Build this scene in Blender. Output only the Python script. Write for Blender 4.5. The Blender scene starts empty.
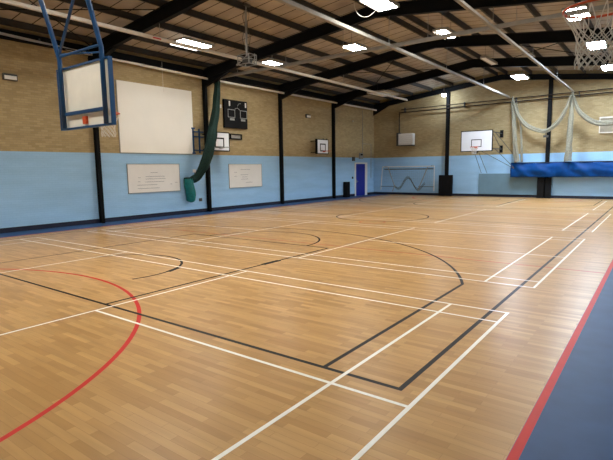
import bpy, bmesh, math, random
from mathutils import Vector, Matrix, noise
random.seed(7)
S = bpy.context.scene
COL = S.collection
PI = math.pi

# ------------------------------------------------------------------ materials
def lin(c):
    c = c / 255.0
    return c / 12.92 if c <= .04045 else ((c + .055) / 1.055) ** 2.4
def rgb(r, g, b): return (lin(r), lin(g), lin(b), 1)

def mat(name, col, rough=.6, metal=0, vary=.12, scale=6, spec=.4, bump=0, emit=None, estr=0, alpha=1):
    m = bpy.data.materials.new(name); m.use_nodes = True
    n, l = m.node_tree.nodes, m.node_tree.links
    b = n['Principled BSDF']
    b.inputs['Roughness'].default_value = rough
    b.inputs['Metallic'].default_value = metal
    b.inputs['Specular IOR Level'].default_value = spec
    tc = n.new('ShaderNodeTexCoord'); nz = n.new('ShaderNodeTexNoise')
    nz.inputs['Scale'].default_value = scale; nz.inputs['Detail'].default_value = 4
    l.new(tc.outputs['Object'], nz.inputs['Vector'])
    r = n.new('ShaderNodeValToRGB')
    r.color_ramp.elements[0].position = .3; r.color_ramp.elements[1].position = .7
    lo = tuple(c * (1 - vary) for c in col[:3]) + (1,); hi = tuple(min(1, c * (1 + vary)) for c in col[:3]) + (1,)
    r.color_ramp.elements[0].color = lo; r.color_ramp.elements[1].color = hi
    l.new(nz.outputs['Fac'], r.inputs['Fac']); l.new(r.outputs['Color'], b.inputs['Base Color'])
    if bump:
        bp = n.new('ShaderNodeBump'); bp.inputs['Strength'].default_value = bump
        l.new(nz.outputs['Fac'], bp.inputs['Height']); l.new(bp.outputs['Normal'], b.inputs['Normal'])
    if emit:
        b.inputs['Emission Color'].default_value = emit; b.inputs['Emission Strength'].default_value = estr
    b.inputs['Alpha'].default_value = alpha
    return m

def wall_mat(name, axis):
    """bare buff brick with a light blue painted lower band"""
    m = bpy.data.materials.new(name); m.use_nodes = True
    n, l = m.node_tree.nodes, m.node_tree.links
    b = n['Principled BSDF']; b.inputs['Roughness'].default_value = .75; b.inputs['Specular IOR Level'].default_value = .25
    tc = n.new('ShaderNodeTexCoord'); sp = n.new('ShaderNodeSeparateXYZ'); cb = n.new('ShaderNodeCombineXYZ')
    l.new(tc.outputs['Object'], sp.inputs[0])
    l.new(sp.outputs['Y' if axis == 'y' else 'X'], cb.inputs['X']); l.new(sp.outputs['Z'], cb.inputs['Y'])
    br = n.new('ShaderNodeTexBrick')
    br.inputs['Scale'].default_value = 1; br.inputs['Brick Width'].default_value = .225; br.inputs['Row Height'].default_value = .075
    br.inputs['Mortar Size'].default_value = .006; br.inputs['Mortar Smooth'].default_value = .3
    br.inputs['Color1'].default_value = rgb(176, 156, 115); br.inputs['Color2'].default_value = rgb(158, 138, 99)
    br.inputs['Mortar'].default_value = rgb(150, 134, 104)
    l.new(cb.outputs[0], br.inputs['Vector'])
    bl = n.new('ShaderNodeTexBrick')
    for k in ('Scale', 'Brick Width', 'Row Height', 'Mortar Size', 'Mortar Smooth'):
        bl.inputs[k].default_value = br.inputs[k].default_value
    bl.inputs['Color1'].default_value = rgb(160, 200, 231); bl.inputs['Color2'].default_value = rgb(157, 197, 229)
    bl.inputs['Mortar'].default_value = rgb(151, 191, 224)
    l.new(cb.outputs[0], bl.inputs['Vector'])
    # broad course-to-course weathering
    mp = n.new('ShaderNodeMapping'); mp.inputs['Scale'].default_value = (.35, 2.2, 1)
    l.new(cb.outputs[0], mp.inputs['Vector'])
    nz = n.new('ShaderNodeTexNoise'); nz.inputs['Scale'].default_value = 1.4; nz.inputs['Detail'].default_value = 5
    l.new(mp.outputs[0], nz.inputs['Vector'])
    mr = n.new('ShaderNodeMapRange'); mr.inputs[3].default_value = .84; mr.inputs[4].default_value = 1.14
    l.new(nz.outputs['Fac'], mr.inputs[0])
    gt = n.new('ShaderNodeMath'); gt.operation = 'GREATER_THAN'; gt.inputs[1].default_value = 2.63
    l.new(sp.outputs['Z'], gt.inputs[0])
    mx = n.new('ShaderNodeMix'); mx.data_type = 'RGBA'
    l.new(gt.outputs[0], mx.inputs[0]); l.new(bl.outputs['Color'], mx.inputs[6]); l.new(br.outputs['Color'], mx.inputs[7])
    vm = n.new('ShaderNodeVectorMath'); vm.operation = 'SCALE'
    l.new(mx.outputs[2], vm.inputs[0]); l.new(mr.outputs[0], vm.inputs['Scale'])
    l.new(vm.outputs[0], b.inputs['Base Color'])
    bp = n.new('ShaderNodeBump'); bp.inputs['Strength'].default_value = .25; bp.inputs['Distance'].default_value = .01; bp.invert = True
    l.new(br.outputs['Fac'], bp.inputs['Height']); l.new(bp.outputs['Normal'], b.inputs['Normal'])
    return m

def wood_mat():
    m = bpy.data.materials.new('wood_strip_floor'); m.use_nodes = True
    n, l = m.node_tree.nodes, m.node_tree.links
    b = n['Principled BSDF']; b.inputs['Roughness'].default_value = .33; b.inputs['Specular IOR Level'].default_value = .2
    tc = n.new('ShaderNodeTexCoord')
    br = n.new('ShaderNodeTexBrick')
    br.offset = .37; br.inputs['Scale'].default_value = 1; br.inputs['Brick Width'].default_value = .55; br.inputs['Row Height'].default_value = .075
    br.inputs['Mortar Size'].default_value = .0012
    br.inputs['Color1'].default_value = rgb(200, 158, 101); br.inputs['Color2'].default_value = rgb(176, 134, 80)
    br.inputs['Mortar'].default_value = rgb(160, 118, 74)
    l.new(tc.outputs['Object'], br.inputs['Vector'])
    mp = n.new('ShaderNodeMapping'); mp.inputs['Scale'].default_value = (1.5, 14, 1)
    l.new(tc.outputs['Object'], mp.inputs['Vector'])
    nz = n.new('ShaderNodeTexNoise'); nz.inputs['Scale'].default_value = 1; nz.inputs['Detail'].default_value = 6; nz.inputs['Distortion'].default_value = 0
    l.new(mp.outputs[0], nz.inputs['Vector'])
    mr = n.new('ShaderNodeMapRange'); mr.inputs[1].default_value = .3; mr.inputs[2].default_value = .7
    mr.inputs[3].default_value = .92; mr.inputs[4].default_value = 1.08
    l.new(nz.outputs['Fac'], mr.inputs[0])
    vm = n.new('ShaderNodeVectorMath'); vm.operation = 'SCALE'
    l.new(br.outputs['Color'], vm.inputs[0]); l.new(mr.outputs[0], vm.inputs['Scale'])
    l.new(vm.outputs[0], b.inputs['Base Color'])
    return m

def roof_mat():
    m = bpy.data.materials.new('roof_liner'); m.use_nodes = True
    n, l = m.node_tree.nodes, m.node_tree.links
    b = n['Principled BSDF']; b.inputs['Roughness'].default_value = .85
    tc = n.new('ShaderNodeTexCoord'); sp = n.new('ShaderNodeSeparateXYZ'); l.new(tc.outputs['Object'], sp.inputs[0])
    md = n.new('ShaderNodeMath'); md.operation = 'PINGPONG'; md.inputs[1].default_value = .3
    l.new(sp.outputs['Y'], md.inputs[0])
    lt = n.new('ShaderNodeMath'); lt.operation = 'LESS_THAN'; lt.inputs[1].default_value = .02; l.new(md.outputs[0], lt.inputs[0])
    nz = n.new('ShaderNodeTexNoise'); nz.inputs['Scale'].default_value = 1.1; nz.inputs['Detail'].default_value = 6
    l.new(tc.outputs['Object'], nz.inputs['Vector'])
    r = n.new('ShaderNodeValToRGB'); r.color_ramp.elements[0].position = .3; r.color_ramp.elements[1].position = .72
    r.color_ramp.elements[0].color = rgb(158, 146, 132); r.color_ramp.elements[1].color = rgb(190, 178, 160)
    l.new(nz.outputs['Fac'], r.inputs['Fac'])
    mx = n.new('ShaderNodeMix'); mx.data_type = 'RGBA'; mx.inputs[7].default_value = rgb(50, 40, 34)
    l.new(lt.outputs[0], mx.inputs[0]); l.new(r.outputs['Color'], mx.inputs[6]); l.new(mx.outputs[2], b.inputs['Base Color'])
    return m

M = dict(
    wood=wood_mat(), wall_y=wall_mat('painted_brick_side', 'y'), wall_x=wall_mat('painted_brick_end', 'x'), roof=roof_mat(),
    blue_floor=mat('blue_sports_floor', rgb(46, 78, 122), .5, vary=.1, scale=3, spec=.2),
    line_white=mat('white_line_paint', rgb(250, 247, 236), .4, vary=.03),
    line_black=mat('black_line_paint', rgb(26, 22, 20), .5, spec=.2, vary=.15),
    line_red=mat('red_line_paint', rgb(205, 46, 38), .5, vary=.05, spec=.2),
    line_red2=mat('thin_red_line_paint', rgb(190, 60, 36), .45, vary=.05),
    skirting=mat('navy_skirting', rgb(22, 28, 48), .6),
    steel=mat('black_painted_steel', rgb(10, 11, 13), .75, spec=.2, vary=.3, scale=3),
    purlin=mat('dark_galvanised_purlin', rgb(50, 47, 44), .65, vary=.2, scale=3),
    rail=mat('white_track_paint', rgb(214, 208, 196), .75, vary=.06),
    rail_grey=mat('grey_track_paint', rgb(150, 146, 138), .75, vary=.1),
    red_mark=mat('red_sticker', rgb(190, 50, 50), .5),
    white=mat('white_board', rgb(226, 224, 218), .5, vary=.03, scale=2),
    screen=mat('screen_fabric', rgb(236, 232, 222), .85, vary=.03, scale=.8),
    board_white=mat('backboard_white', rgb(232, 234, 238), .4, vary=.03, scale=2),
    board_cream=mat('backboard_rear_cream', rgb(226, 220, 206), .55, vary=.05, scale=3),
    blue_steel=mat('blue_painted_steel', rgb(7, 60, 104), .4, vary=.15, scale=5),
    orange=mat('orange_painted_steel', rgb(198, 78, 40), .4, vary=.1, scale=8),
    cord=mat('white_net_cord', rgb(205, 200, 188), .8, vary=.1, scale=30),
    black=mat('matt_black', rgb(9, 9, 11), .7, spec=.2, vary=.3),
    grey=mat('grey_metal', rgb(150, 150, 146), .5, metal=.2, vary=.15),
    pipe=mat('dark_brown_pipe', rgb(48, 40, 34), .7, spec=.2),
    dgrey=mat('dark_grey_metal', rgb(74, 74, 72), .5, vary=.2),
    green=mat('dark_green_netting', rgb(14, 44, 38), .85, vary=.4, scale=22, bump=.3),
    teal=mat('teal_vinyl', rgb(6, 104, 102), .5, vary=.2, scale=9, bump=.2),
    netting=mat('pale_netting', rgb(140, 136, 118), .85, vary=.22, scale=18, bump=.3, alpha=.72),
    mat_blue=mat('blue_vinyl', rgb(0, 60, 122), .5, vary=.15, scale=5, spec=.15, bump=.3),
    patch_grey=mat('grey_blue_patch', rgb(104, 134, 150), .6, vary=.06, scale=2),
    door_blue=mat('deep_blue_door', rgb(30, 40, 140), .45, vary=.1),
    off_diff=mat('unlit_diffuser', rgb(232, 230, 224), .5, vary=.05),
    ink=mat('marker_ink', rgb(120, 120, 130), .7),
    wall_grey=mat('grey_render', rgb(150, 140, 120), .8),
    lamp=mat('lit_diffuser', rgb(255, 255, 255), .5, vary=0, emit=(1, .98, .92, 1), estr=59),
    lamp_cool=mat('lit_cool_diffuser', rgb(255, 255, 255), .5, vary=0, emit=(.78, .92, 1.1, 1), estr=190),
    lamp_strip=mat('lit_lamp_edge', rgb(255, 255, 255), .5, vary=0, emit=(1, .95, .88, 1), estr=5),
    flood=mat('lit_floodlight', rgb(255, 255, 255), .5, vary=0, emit=(.74, .9, 1.1, 1), estr=190),
)

# ------------------------------------------------------------------ mesh builder
class MB:
    def __init__(s): s.v = []; s.f = []; s.m = []
    def add(s, vs, fs, mi=0):
        o = len(s.v); s.v += [tuple(v) for v in vs]; s.f += [tuple(i + o for i in f) for f in fs]; s.m += [mi] * len(fs); return s
    def box(s, x0, x1, y0, y1, z0, z1, mi=0, bev=0):
        if bev:
            bm = bmesh.new(); bmesh.ops.create_cube(bm, size=1)
            for v in bm.verts:
                v.co = Vector(((x0 + x1) / 2 + v.co.x * (x1 - x0), (y0 + y1) / 2 + v.co.y * (y1 - y0), (z0 + z1) / 2 + v.co.z * (z1 - z0)))
            bmesh.ops.bevel(bm, geom=bm.edges[:] + bm.verts[:], offset=bev, segments=2, affect='EDGES', profile=.5)
            bm.verts.index_update()
            s.add([v.co[:] for v in bm.verts], [[v.index for v in f.verts] for f in bm.faces], mi); bm.free(); return s
        vs = [(x, y, z) for x in (x0, x1) for y in (y0, y1) for z in (z0, z1)]
        return s.add(vs, [(0, 1, 3, 2), (4, 6, 7, 5), (0, 4, 5, 1), (2, 3, 7, 6), (0, 2, 6, 4), (1, 5, 7, 3)], mi)
    def prism(s, prof, axis, a, b, mi=0):
        """prof: list of 2D points in the plane across 'axis', extruded a..b"""
        def P(u, v, t): return {'x': (t, u, v), 'y': (u, t, v), 'z': (u, v, t)}[axis]
        k = len(prof); vs = [P(u, v, a) for u, v in prof] + [P(u, v, b) for u, v in prof]
        fs = [tuple(range(k)), tuple(range(2 * k - 1, k - 1, -1))] + [(i, i + k, (i + 1) % k + k, (i + 1) % k) for i in range(k)]
        return s.add(vs, fs, mi)
    def tube(s, pts, r, n=8, mi=0, closed=False, lobes=0, depth=0, rnd=0):
        pts = [Vector(p) for p in pts]; k = len(pts)
        rr = r if isinstance(r, (list, tuple)) else [r] * k
        vs = []; up = None
        for i, p in enumerate(pts):
            a = pts[(i - 1) % k] if (closed or i) else p; b = pts[(i + 1) % k] if (closed or i < k - 1) else p
            t = (b - a).normalized()
            if up is None:
                up = Vector((0, 0, 1)) if abs(t.z) < .9 else Vector((1, 0, 0))
            u = t.cross(up); 
            if u.length < 1e-4: u = t.cross(Vector((1, .3, 0)))
            u.normalize(); w = u.cross(t).normalized(); up = w
            for j in range(n):
                q = 2 * PI * j / n; R = rr[i]
                if lobes: R *= 1 + depth * math.cos(lobes * q + i * .15) + rnd * noise.noise(Vector((p.x * 2 + q * 2, p.y * 2, p.z * 2)))
                vs.append(p + u * math.cos(q) * R + w * math.sin(q) * R)
        fs = []
        for i in range(k if closed else k - 1):
            for j in range(n):
                i2 = (i + 1) % k
                fs.append((i * n + j, i * n + (j + 1) % n, i2 * n + (j + 1) % n, i2 * n + j))
        if not closed: fs += [tuple(range(n - 1, -1, -1)), tuple((k - 1) * n + j for j in range(n))]
        return s.add(vs, fs, mi)
    def sphere(s, c, r, n=12, mi=0, sc=(1, 1, 1)):
        vs = []; fs = []; h = n // 2
        for i in range(h + 1):
            t = PI * i / h
            for j in range(n):
                q = 2 * PI * j / n
                vs.append((c[0] + r * sc[0] * math.sin(t) * math.cos(q), c[1] + r * sc[1] * math.sin(t) * math.sin(q), c[2] + r * sc[2] * math.cos(t)))
        for i in range(h):
            for j in range(n): fs.append((i * n + j, (i + 1) * n + j, (i + 1) * n + (j + 1) % n, i * n + (j + 1) % n))
        return s.add(vs, fs, mi)
    def build(s, name, mats, parent=None, smooth=False, label=None):
        o0 = Vector((0, 0, 0))
        if parent is not None:
            q = parent
            while q is not None: o0 += Vector(q.location); q = q.parent
        me = bpy.data.meshes.new(name)
        me.from_pydata([tuple(Vector(v) - o0) for v in s.v], [], s.f)
        for m in (mats if isinstance(mats, (list, tuple)) else [mats]): me.materials.append(m)
        for p, i in zip(me.polygons, s.m): p.material_index = i; p.use_smooth = smooth
        bm = bmesh.new(); bm.from_mesh(me); bmesh.ops.recalc_face_normals(bm, faces=bm.faces[:]); bm.to_mesh(me); bm.free()
        me.update()
        o = bpy.data.objects.new(name, me); COL.objects.link(o)
        if parent is not None: o.parent = parent
        if label: o['label'] = label
        return o
    def single(s, name, mats, label, cat, group=None, smooth=False):
        """one-mesh thing with its origin at its base"""
        xs = [v[0] for v in s.v]; ys = [v[1] for v in s.v]; zs = [v[2] for v in s.v]
        c = Vector(((min(xs) + max(xs)) / 2, (min(ys) + max(ys)) / 2, min(zs)))
        s.v = [tuple(Vector(v) - c) for v in s.v]
        o = s.build(name, mats, smooth=smooth); o.location = c
        o['label'] = label; o['category'] = cat
        if group: o['group'] = group
        return o

def thing(name, label, cat, loc, group=None):
    o = bpy.data.objects.new(name, None); COL.objects.link(o); o.location = loc; o.empty_display_size = .2
    o['label'] = label; o['category'] = cat
    if group: o['group'] = group
    return o
def dup(o, loc=None, label=None, group=None, parent=None):
    c = o.copy(); COL.objects.link(c)
    if loc is not None: c.location = loc
    if parent is not None: c.parent = parent
    if label: c['label'] = label
    if group: c['group'] = group
    for ch in list(o.children): dup(ch, parent=c)
    return c
def structure(o): o['kind'] = 'structure'; return o

# ------------------------------------------------------------------ dimensions
XL, XR, YN, YF = -8.78, 8.95, -5.4, 27.68
RZ, SL = 7.63, .115                                 # underside of the roof liner at the ridge, slope
def rz(x, top=RZ): return top - SL * abs(x)

# ------------------------------------------------------------------ room shell
fl = MB()
fl.box(-7.5, 7.51, YN, YF, -.1, 0, 0)
fl.box(XL, -7.5, YN, YF, -.1, 0, 1); fl.box(7.51, XR, YN, YF, -.1, 0, 1)
floor = structure(fl.build('floor', [M['wood'], M['blue_floor']]))
b = MB(); b.box(XL - .2, XL, YN - .2, YF + .2, -.1, 6.62); structure(b.build('wall_left', M['wall_y']))
b = MB(); b.box(XR, XR + .2, YN - .2, YF + .2, -.1, 6.62); structure(b.build('wall_right', M['wall_y']))
for nm, y0, y1 in (('wall_back', YF, YF + .2), ('wall_front', YN - .2, YN)):
    b = MB(); b.prism([(XL, -.1), (XR, -.1), (XR, rz(XR)), (0, RZ), (XL, rz(XL))], 'y', y0, y1)
    structure(b.build(nm, M['wall_x']))
b = MB()
for x0, x1 in ((XL - .25, 0), (0, XR + .25)):
    b.prism([(x0, rz(x0)), (x1, rz(x1)), (x1, rz(x1) + .08), (x0, rz(x0) + .08)], 'y', YN - .2, YF + .2)
structure(b.build('ceiling', M['roof']))
DY0, DY1 = 25.02, 26.28                             # doorway on the left wall
b = MB(); b.box(XL, XL + .025, YN, DY0 - .1, 0, .16); b.box(XL, XL + .025, DY1 + .1, YF, 0, .16); structure(b.build('baseboard_left', M['skirting']))
b = MB(); b.box(XL + .025, XR - .025, YF - .025, YF, 0, .16); structure(b.build('baseboard_back', M['skirting']))
b = MB(); b.box(XR - .025, XR, YN, YF, 0, .16); structure(b.build('baseboard_right', M['skirting']))

# ------------------------------------------------------------------ court lines (thin paint on the floor)
LAY = [0]
def lift(z):
    LAY[0] += 1
    return z + 3e-5 * LAY[0]
def seg(mb, x0, y0, x1, y1, w, z):
    z = lift(z)
    d = Vector((x1 - x0, y1 - y0)).normalized(); n = Vector((-d.y, d.x)) * w / 2
    a = Vector((x0, y0)) - d * w / 2; c = Vector((x1, y1)) + d * w / 2
    vs = [(a + n), (a - n), (c - n), (c + n)]
    mb.add([(v.x, v.y, z) for v in vs], [(0, 1, 2, 3)])
def arc(mb, cx, cy, r, a0, a1, w, z, n=72):
    z = lift(z); vs = []; fs = []
    for i in range(n + 1):
        t = math.radians(a0 + (a1 - a0) * i / n)
        for R in (r - w / 2, r + w / 2): vs.append((cx + R * math.cos(t), cy + R * math.sin(t), z))
    for i in range(n): fs.append((2 * i, 2 * i + 1, 2 * i + 3, 2 * i + 2))
    mb.add(vs, fs)
W = .04
red = MB(); z = .0006
for sx in (-1, 1): seg(red, sx * 7.545, -3.72, sx * 7.545, 26.8, .065, z)
arc(red, -.05, -3.72, 4.8, 0, 180, .055, z); arc(red, -.05, 26.8, 4.8, 180, 360, .055, z)
structure(red.build('red_court_lines', M['line_red'], floor))
red = MB()
for y in (6.43, 16.6): seg(red, -7.5, y, 7.5, y, .045, z)
seg(red, -7.5, 26.8, 7.5, 26.8, .035, z)
arc(red, 0, 11.52, .45, 0, 360, .04, z)
structure(red.build('thin_red_court_lines', M['line_red2'], floor))
LAY[0] = 0; bk = MB(); z = .0012; w = .05; cx = -.65
for x in (6.5, -7.3): seg(bk, x, .25, x, 26.75, w, z)
for y in (.25, 26.75, 13.5): seg(bk, -7.3, y, 6.5, y, w, z)
arc(bk, cx, 13.5, 1.8, 0, 360, w, z)
for y0, s in ((.25, 1), (26.75, -1)):
    for x in (-3.12, 1.8): seg(bk, x, y0, x, y0 + s * 5.8, w, z)
    seg(bk, -3.12, y0 + s * 5.8, 1.8, y0 + s * 5.8, w, z)
    arc(bk, cx, y0 + s * 5.8, 1.8, 0 if s > 0 else 180, 180 if s > 0 else 360, w, z)
    ym = y0 + s * 1.56
    a = math.degrees(math.acos(6.34 / 6.8)); yy = ym + s * 6.8 * math.sin(math.radians(a))
    arc(bk, cx, ym, 6.8, s * a, s * (180 - a), w, z)
    seg(bk, cx + 6.34, y0, cx + 6.34, yy, w, z)
    seg(bk, cx - 6.34, y0, cx - 6.34, yy, w, z)
    arc(bk, cx, ym, 1.4, s * -16, s * 165, w, z)
    seg(bk, 1.8, y0 + s * 3.5, 1.8, y0 + s * 3.9, .13, z)
    seg(bk, .7, ym + s * .42, .6, ym + s * .68, .11, z)
structure(bk.build('black_court_lines', M['line_black'], floor))
LAY[0] = 0; wh = MB(); z = .0028
for k in range(4):
    yc = 7.69 * k
    for d in (-3.05, -2.59, 2.59, 3.05): seg(wh, -6.7, yc + d, 6.7, yc + d, W, z)
    for x in (-6.7, -5.94, -1.98, 1.98, 5.94, 6.7):
        seg(wh, x, yc - 3.05, x, yc + 3.05, W, z)
    seg(wh, 1.98, yc, 6.7, yc, W, z); seg(wh, -6.7, yc, -1.98, yc, W, z)
structure(wh.build('white_court_lines', M['line_white'], floor))

# ------------------------------------------------------------------ steel frame
def ibeam(mb, p0, p1, h, w, t=.02):
    """I section from p0 to p1 (bottom centre line) in an XZ plane"""
    x0, y, z0 = p0; x1, _, z1 = p1
    for a, c in ((0, t), (h - t, h)):
        mb.prism([(x0, z0 + a), (x1, z1 + a), (x1, z1 + c), (x0, z0 + c)], 'y', y - w / 2, y + w / 2)
    mb.prism([(x0, z0 + t), (x1, z1 + t), (x1, z1 + h - t), (x0, z0 + h - t)], 'y', y - .01, y + .01)
frames = [(.77, 'black steel portal frame nearest the camera above the blue framed hoop'),
          (6.3, 'black steel portal frame whose column stands left of the big screen'),
          (11.64, 'black steel portal frame whose column rises behind the green curtain'),
          (16.98, 'black steel portal frame with column right of the second whiteboard'),
          (22.2, 'black steel portal frame with column just left of the blue door')]
H = .42; RT = RZ - .22                                 # rafter depth and top at the ridge
for y, lab in frames:
    t = thing('portal_frame', lab, 'steel frame', (0, y, 0), 'steel portal frames along the hall')
    for sx, xw in ((-1, XL), (1, XR)):
        xi = xw - sx * .2; c = MB()
        c.box(min(xw - sx * .002, xi), max(xw - sx * .002, xi), y - .01, y + .01, 0, rz(xw, RT) - .3)
        c.box(min(xi, xi + sx * .025), max(xi, xi + sx * .025), y - .062, y + .062, 0, rz(xw, RT) - .3)
        c.box(min(xw - sx * .025, xw - sx * .002), max(xw - sx * .025, xw - sx * .002), y - .062, y + .062, 0, rz(xw, RT) - .3)
        c.build('column', M['steel'], t)
        r = MB(); xa = xw - sx * .01
        ibeam(r, (xa, y, rz(xa, RT) - H), (0, y, RT - H), H, .17)
        r.build('rafter', M['steel'], t)
        h = MB(); xb = xw - sx * 1.7
        zb = rz(xb, RT) - H
        h.prism([(xi, rz(xi, RT) - H), (xb, zb), (xb, zb - .02), (xi, 5.72)], 'y', y - .015, y + .015)
        h.prism([(xi, 5.72), (xb, zb - .02), (xb, zb - .05), (xi, 5.67)], 'y', y - .085, y + .085)
        h.build('haunch', M['steel'], t)
# gable steel on the far wall
t = thing('gable_frame', 'black steel gable rafters and corner posts against the far end wall', 'steel frame', (0, YF - .12, 0))
for sx, xw in ((-1, XL), (1, XR)):
    r = MB(); xa = xw - sx * .01
    ibeam(r, (xa, YF - .1, rz(xa, RT) - .3), (0, YF - .1, RT - .3), .3, .16); r.build('rafter', M['steel'], t)
    h = MB(); h.prism([(xa, rz(xa, RT) - .3), (xa - sx * 1.2, rz(xa - sx * 1.2, RT) - .3), (xa, 5.65)], 'y', YF - .17, YF - .03); h.build('haunch', M['steel'], t)
for x, lab in ((-3.28, 'black steel end wall column above the black pad by the small goal'), (2.74, 'black steel end wall column passing behind the blue vinyl cover')):
    c = MB()
    c.box(x - .1, x + .1, YF - .2, YF - .18, 0, rz(x, RT) - .3); c.box(x - .1, x + .1, YF - .022, YF - .002, 0, rz(x, RT) - .3); c.box(x - .01, x + .01, YF - .18, YF - .02, 0, rz(x, RT) - .3)
    c.single('end_column', M['steel'], lab, 'column')
# purlins: Z sections on the rafters
def purlin(x, lab):
    m = MB(); zt = rz(x) - .005; zb = rz(x, RT) + .003; s = 1 if x < 0 else -1
    dz = .07 * SL * s
    m.prism([(x - .035, zb), (x + .035, zb), (x + .035, zb + .012), (x - .022, zb + .012), (x - .022, zt), (x - .035, zt)], 'y', YN + .02, YF - .02)
    m.prism([(x - .035, zt - .012 - abs(dz)), (x + .035, zt - .012 - abs(dz)), (x + .035, zt - abs(dz)), (x - .035, zt - abs(dz))], 'y', YN + .02, YF - .02)
    m.prism([(x + .027, zb), (x + .035, zb), (x + .035, zt - .03), (x + .027, zt - .03)], 'y', YN + .02, YF - .02)
    return m.single('roof_purlin', M['purlin'], lab, 'purlin', 'long steel purlins under the roof liner')
words = ['innermost', 'second', 'third', 'fourth', 'fifth', 'sixth', 'outermost']
for s, side in ((-1, 'left'), (1, 'right')):
    for i in range(7):
        purlin(s * (.28 + i * 1.38) if i < 6 else s * 8.35, '%s dark steel roof purlin from the ridge on the %s slope' % (words[i], side))
b = MB(); b.box(XL + .01, XL + .2, YN + .02, YF - .25, 6.12, 6.3)
# eaves beam split round the haunches: sits on the wall face behind the rafters
b = MB()
ys = [YN + .02] + [f[0] for f in frames] + [YF - .2]
for a, c in zip(ys, ys[1:]):
    b.box(XL + .03, XL + .16, a + .1, c - .1, 6.12, 6.4); b.box(XL + .03, XL + .3, a + .1, c - .1, 6.12, 6.14)
b.single('eaves_beam', M['steel'], 'dark eaves beam along the top of the left wall', 'beam')
# bracing rods
def rods(name, pts, lab, r=.016):
    m = MB()
    for a, c in pts: m.tube([a, c], r, 6)
    return m.single(name, M['steel'], lab, 'bracing')
def rp(x, y, d=.1): return (x, y, rz(x, RT) - d)
rods('bracing_rod', [(rp(-5.8, 17.1), rp(-1.66, 22.1)), (rp(-5.8, 22.1), rp(-1.66, 17.1))], 'crossed thin black bracing rods in the left roof bay before the far frame')
rods('bracing_rod', [(rp(1.66, 17.1), rp(5.8, 22.1)), (rp(1.66, 22.1), rp(5.8, 17.1))], 'crossed thin black bracing rods in the right roof bay before the far frame')
rods('bracing_rod', [(rp(-8.4, 1.0), rp(-4.4, 6.2)), (rp(-8.4, 6.2), rp(-4.4, 1.0))], 'crossed thin black bracing rods behind the blue hoop frame')
for i, (x, y) in enumerate([(-5.8, 16.98), (-1.66, 16.98), (3.04, 16.98), (-5.8, 22.2), (-1.66, 22.2), (-3.04, 11.64)]):
    m = MB(); m.tube([(x, y + .05, rz(x, RT) - H + .02), (x, y + .75, rz(x, RT) + .05)], .02, 6)
    pl = ['left', 'left of the ridge', 'right of the ridge'][0 if x < -4 else (1 if x < 0 else 2)]
    m.single('knee_brace', M['steel'], 'short black knee brace %s under the %s roof frame' % (pl, {16.98: 'fourth', 22.2: 'fifth', 11.64: 'third'}[y]), 'brace')

# ------------------------------------------------------------------ curtain tracks
def hanger(mb, x, y, z0, z1): mb.tube([(x, y, z0), (x, y, z1)], .009, 5)
def track_y(x, z, y0, y1, lab, mt, w=.06, hs=(), mark=False):
    t = thing('curtain_track', lab, 'curtain track', (x, (y0 + y1) / 2, z))
    m = MB(); m.box(x - w, x + w, y0, y1, z - w, z + w * .3); m.box(x - w * .45, x + w * .45, y0, y1, z + w * .3, z + w)
    m.build('track_rail', mt, t)
    for y in hs:
        h = MB(); hanger(h, x, y, z + w, rz(x, RT) - (H if min(abs(y - f[0]) for f in frames) < .01 else -.02)); h.build('hanger', M['grey'], t)
    if mark:
        q = MB()
        for a, c in ((6.0, 6.3),): q.box(x + w, x + w + .004, a, c, z - .035, z + .005)
        q.build('red_marking', M['red_mark'], t)
    return t
FY = [f[0] for f in frames]
t = thing('curtain_track', 'long white curtain track along the top of the left wall', 'curtain track', (-8.5, 10, 6))
m = MB(); pa = [(-8.66, -4, 6.36), (-8.64, 2, 6.3), (-8.58, 6.3, 6.12), (-8.45, 11.64, 5.99), (-8.4, 17, 5.97), (-8.4, 27.3, 5.97)]
for i, (a, c) in enumerate(zip(pa, pa[1:])):
    m.add([(q[0] + dx, q[1], q[2] + dz) for q in (a, c) for dx in (-.04, .04) for dz in (-.04, .04)], [(0, 1, 3, 2), (4, 6, 7, 5), (0, 4, 5, 1), (2, 3, 7, 6), (0, 2, 6, 4), (1, 5, 7, 3)])
m.build('track_rail', M['rail'], t)
for x, y, z in ((-8.6, 4.5, 6.2), (-8.5, 9.2, 6.06), (-8.43, 14.3, 5.98), (-8.4, 19.6, 5.97), (-8.4, 24.8, 5.97)):
    h = MB(); h.box(XL + .005, x, y - .02, y + .02, z + .04, z + .06); h.box(x - .02, x + .02, y - .02, y + .02, z + .03, z + .12); h.build('bracket', M['dgrey'], t)
track_y(-4.62, 6.0, -4, 24.2, 'long white curtain track crossing in front of the blue hoop frame', M['rail'], .05, FY, True)
track_y(.55, 6.0, -4, 27.2, 'long grey white curtain track over the middle ending at the left bunched net', M['rail_grey'], .06, [3.6] + FY)
track_y(3.93, 5.98, -4, 27.2, 'long grey white curtain track ending at the net beside the far blue cover', M['rail_grey'], .05, [3.6] + FY)
t = thing('curtain_track', 'grey white curtain track running across the hall under the third roof frame', 'curtain track', (0, 12.3, 6.12))
m = MB(); m.box(-8.3, 8.5, 12.22, 12.32, 6.075, 6.15); m.box(-8.3, 8.5, 12.25, 12.29, 6.15, 6.2); m.build('track_rail', M['rail_grey'], t)
for x in (-7.18, -4.42, -1.66, 1.66, 4.42, 7.18):
    h = MB(); hanger(h, x, 12.27, 6.2, rz(x, RT)); h.build('hanger', M['grey'], t)

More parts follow.
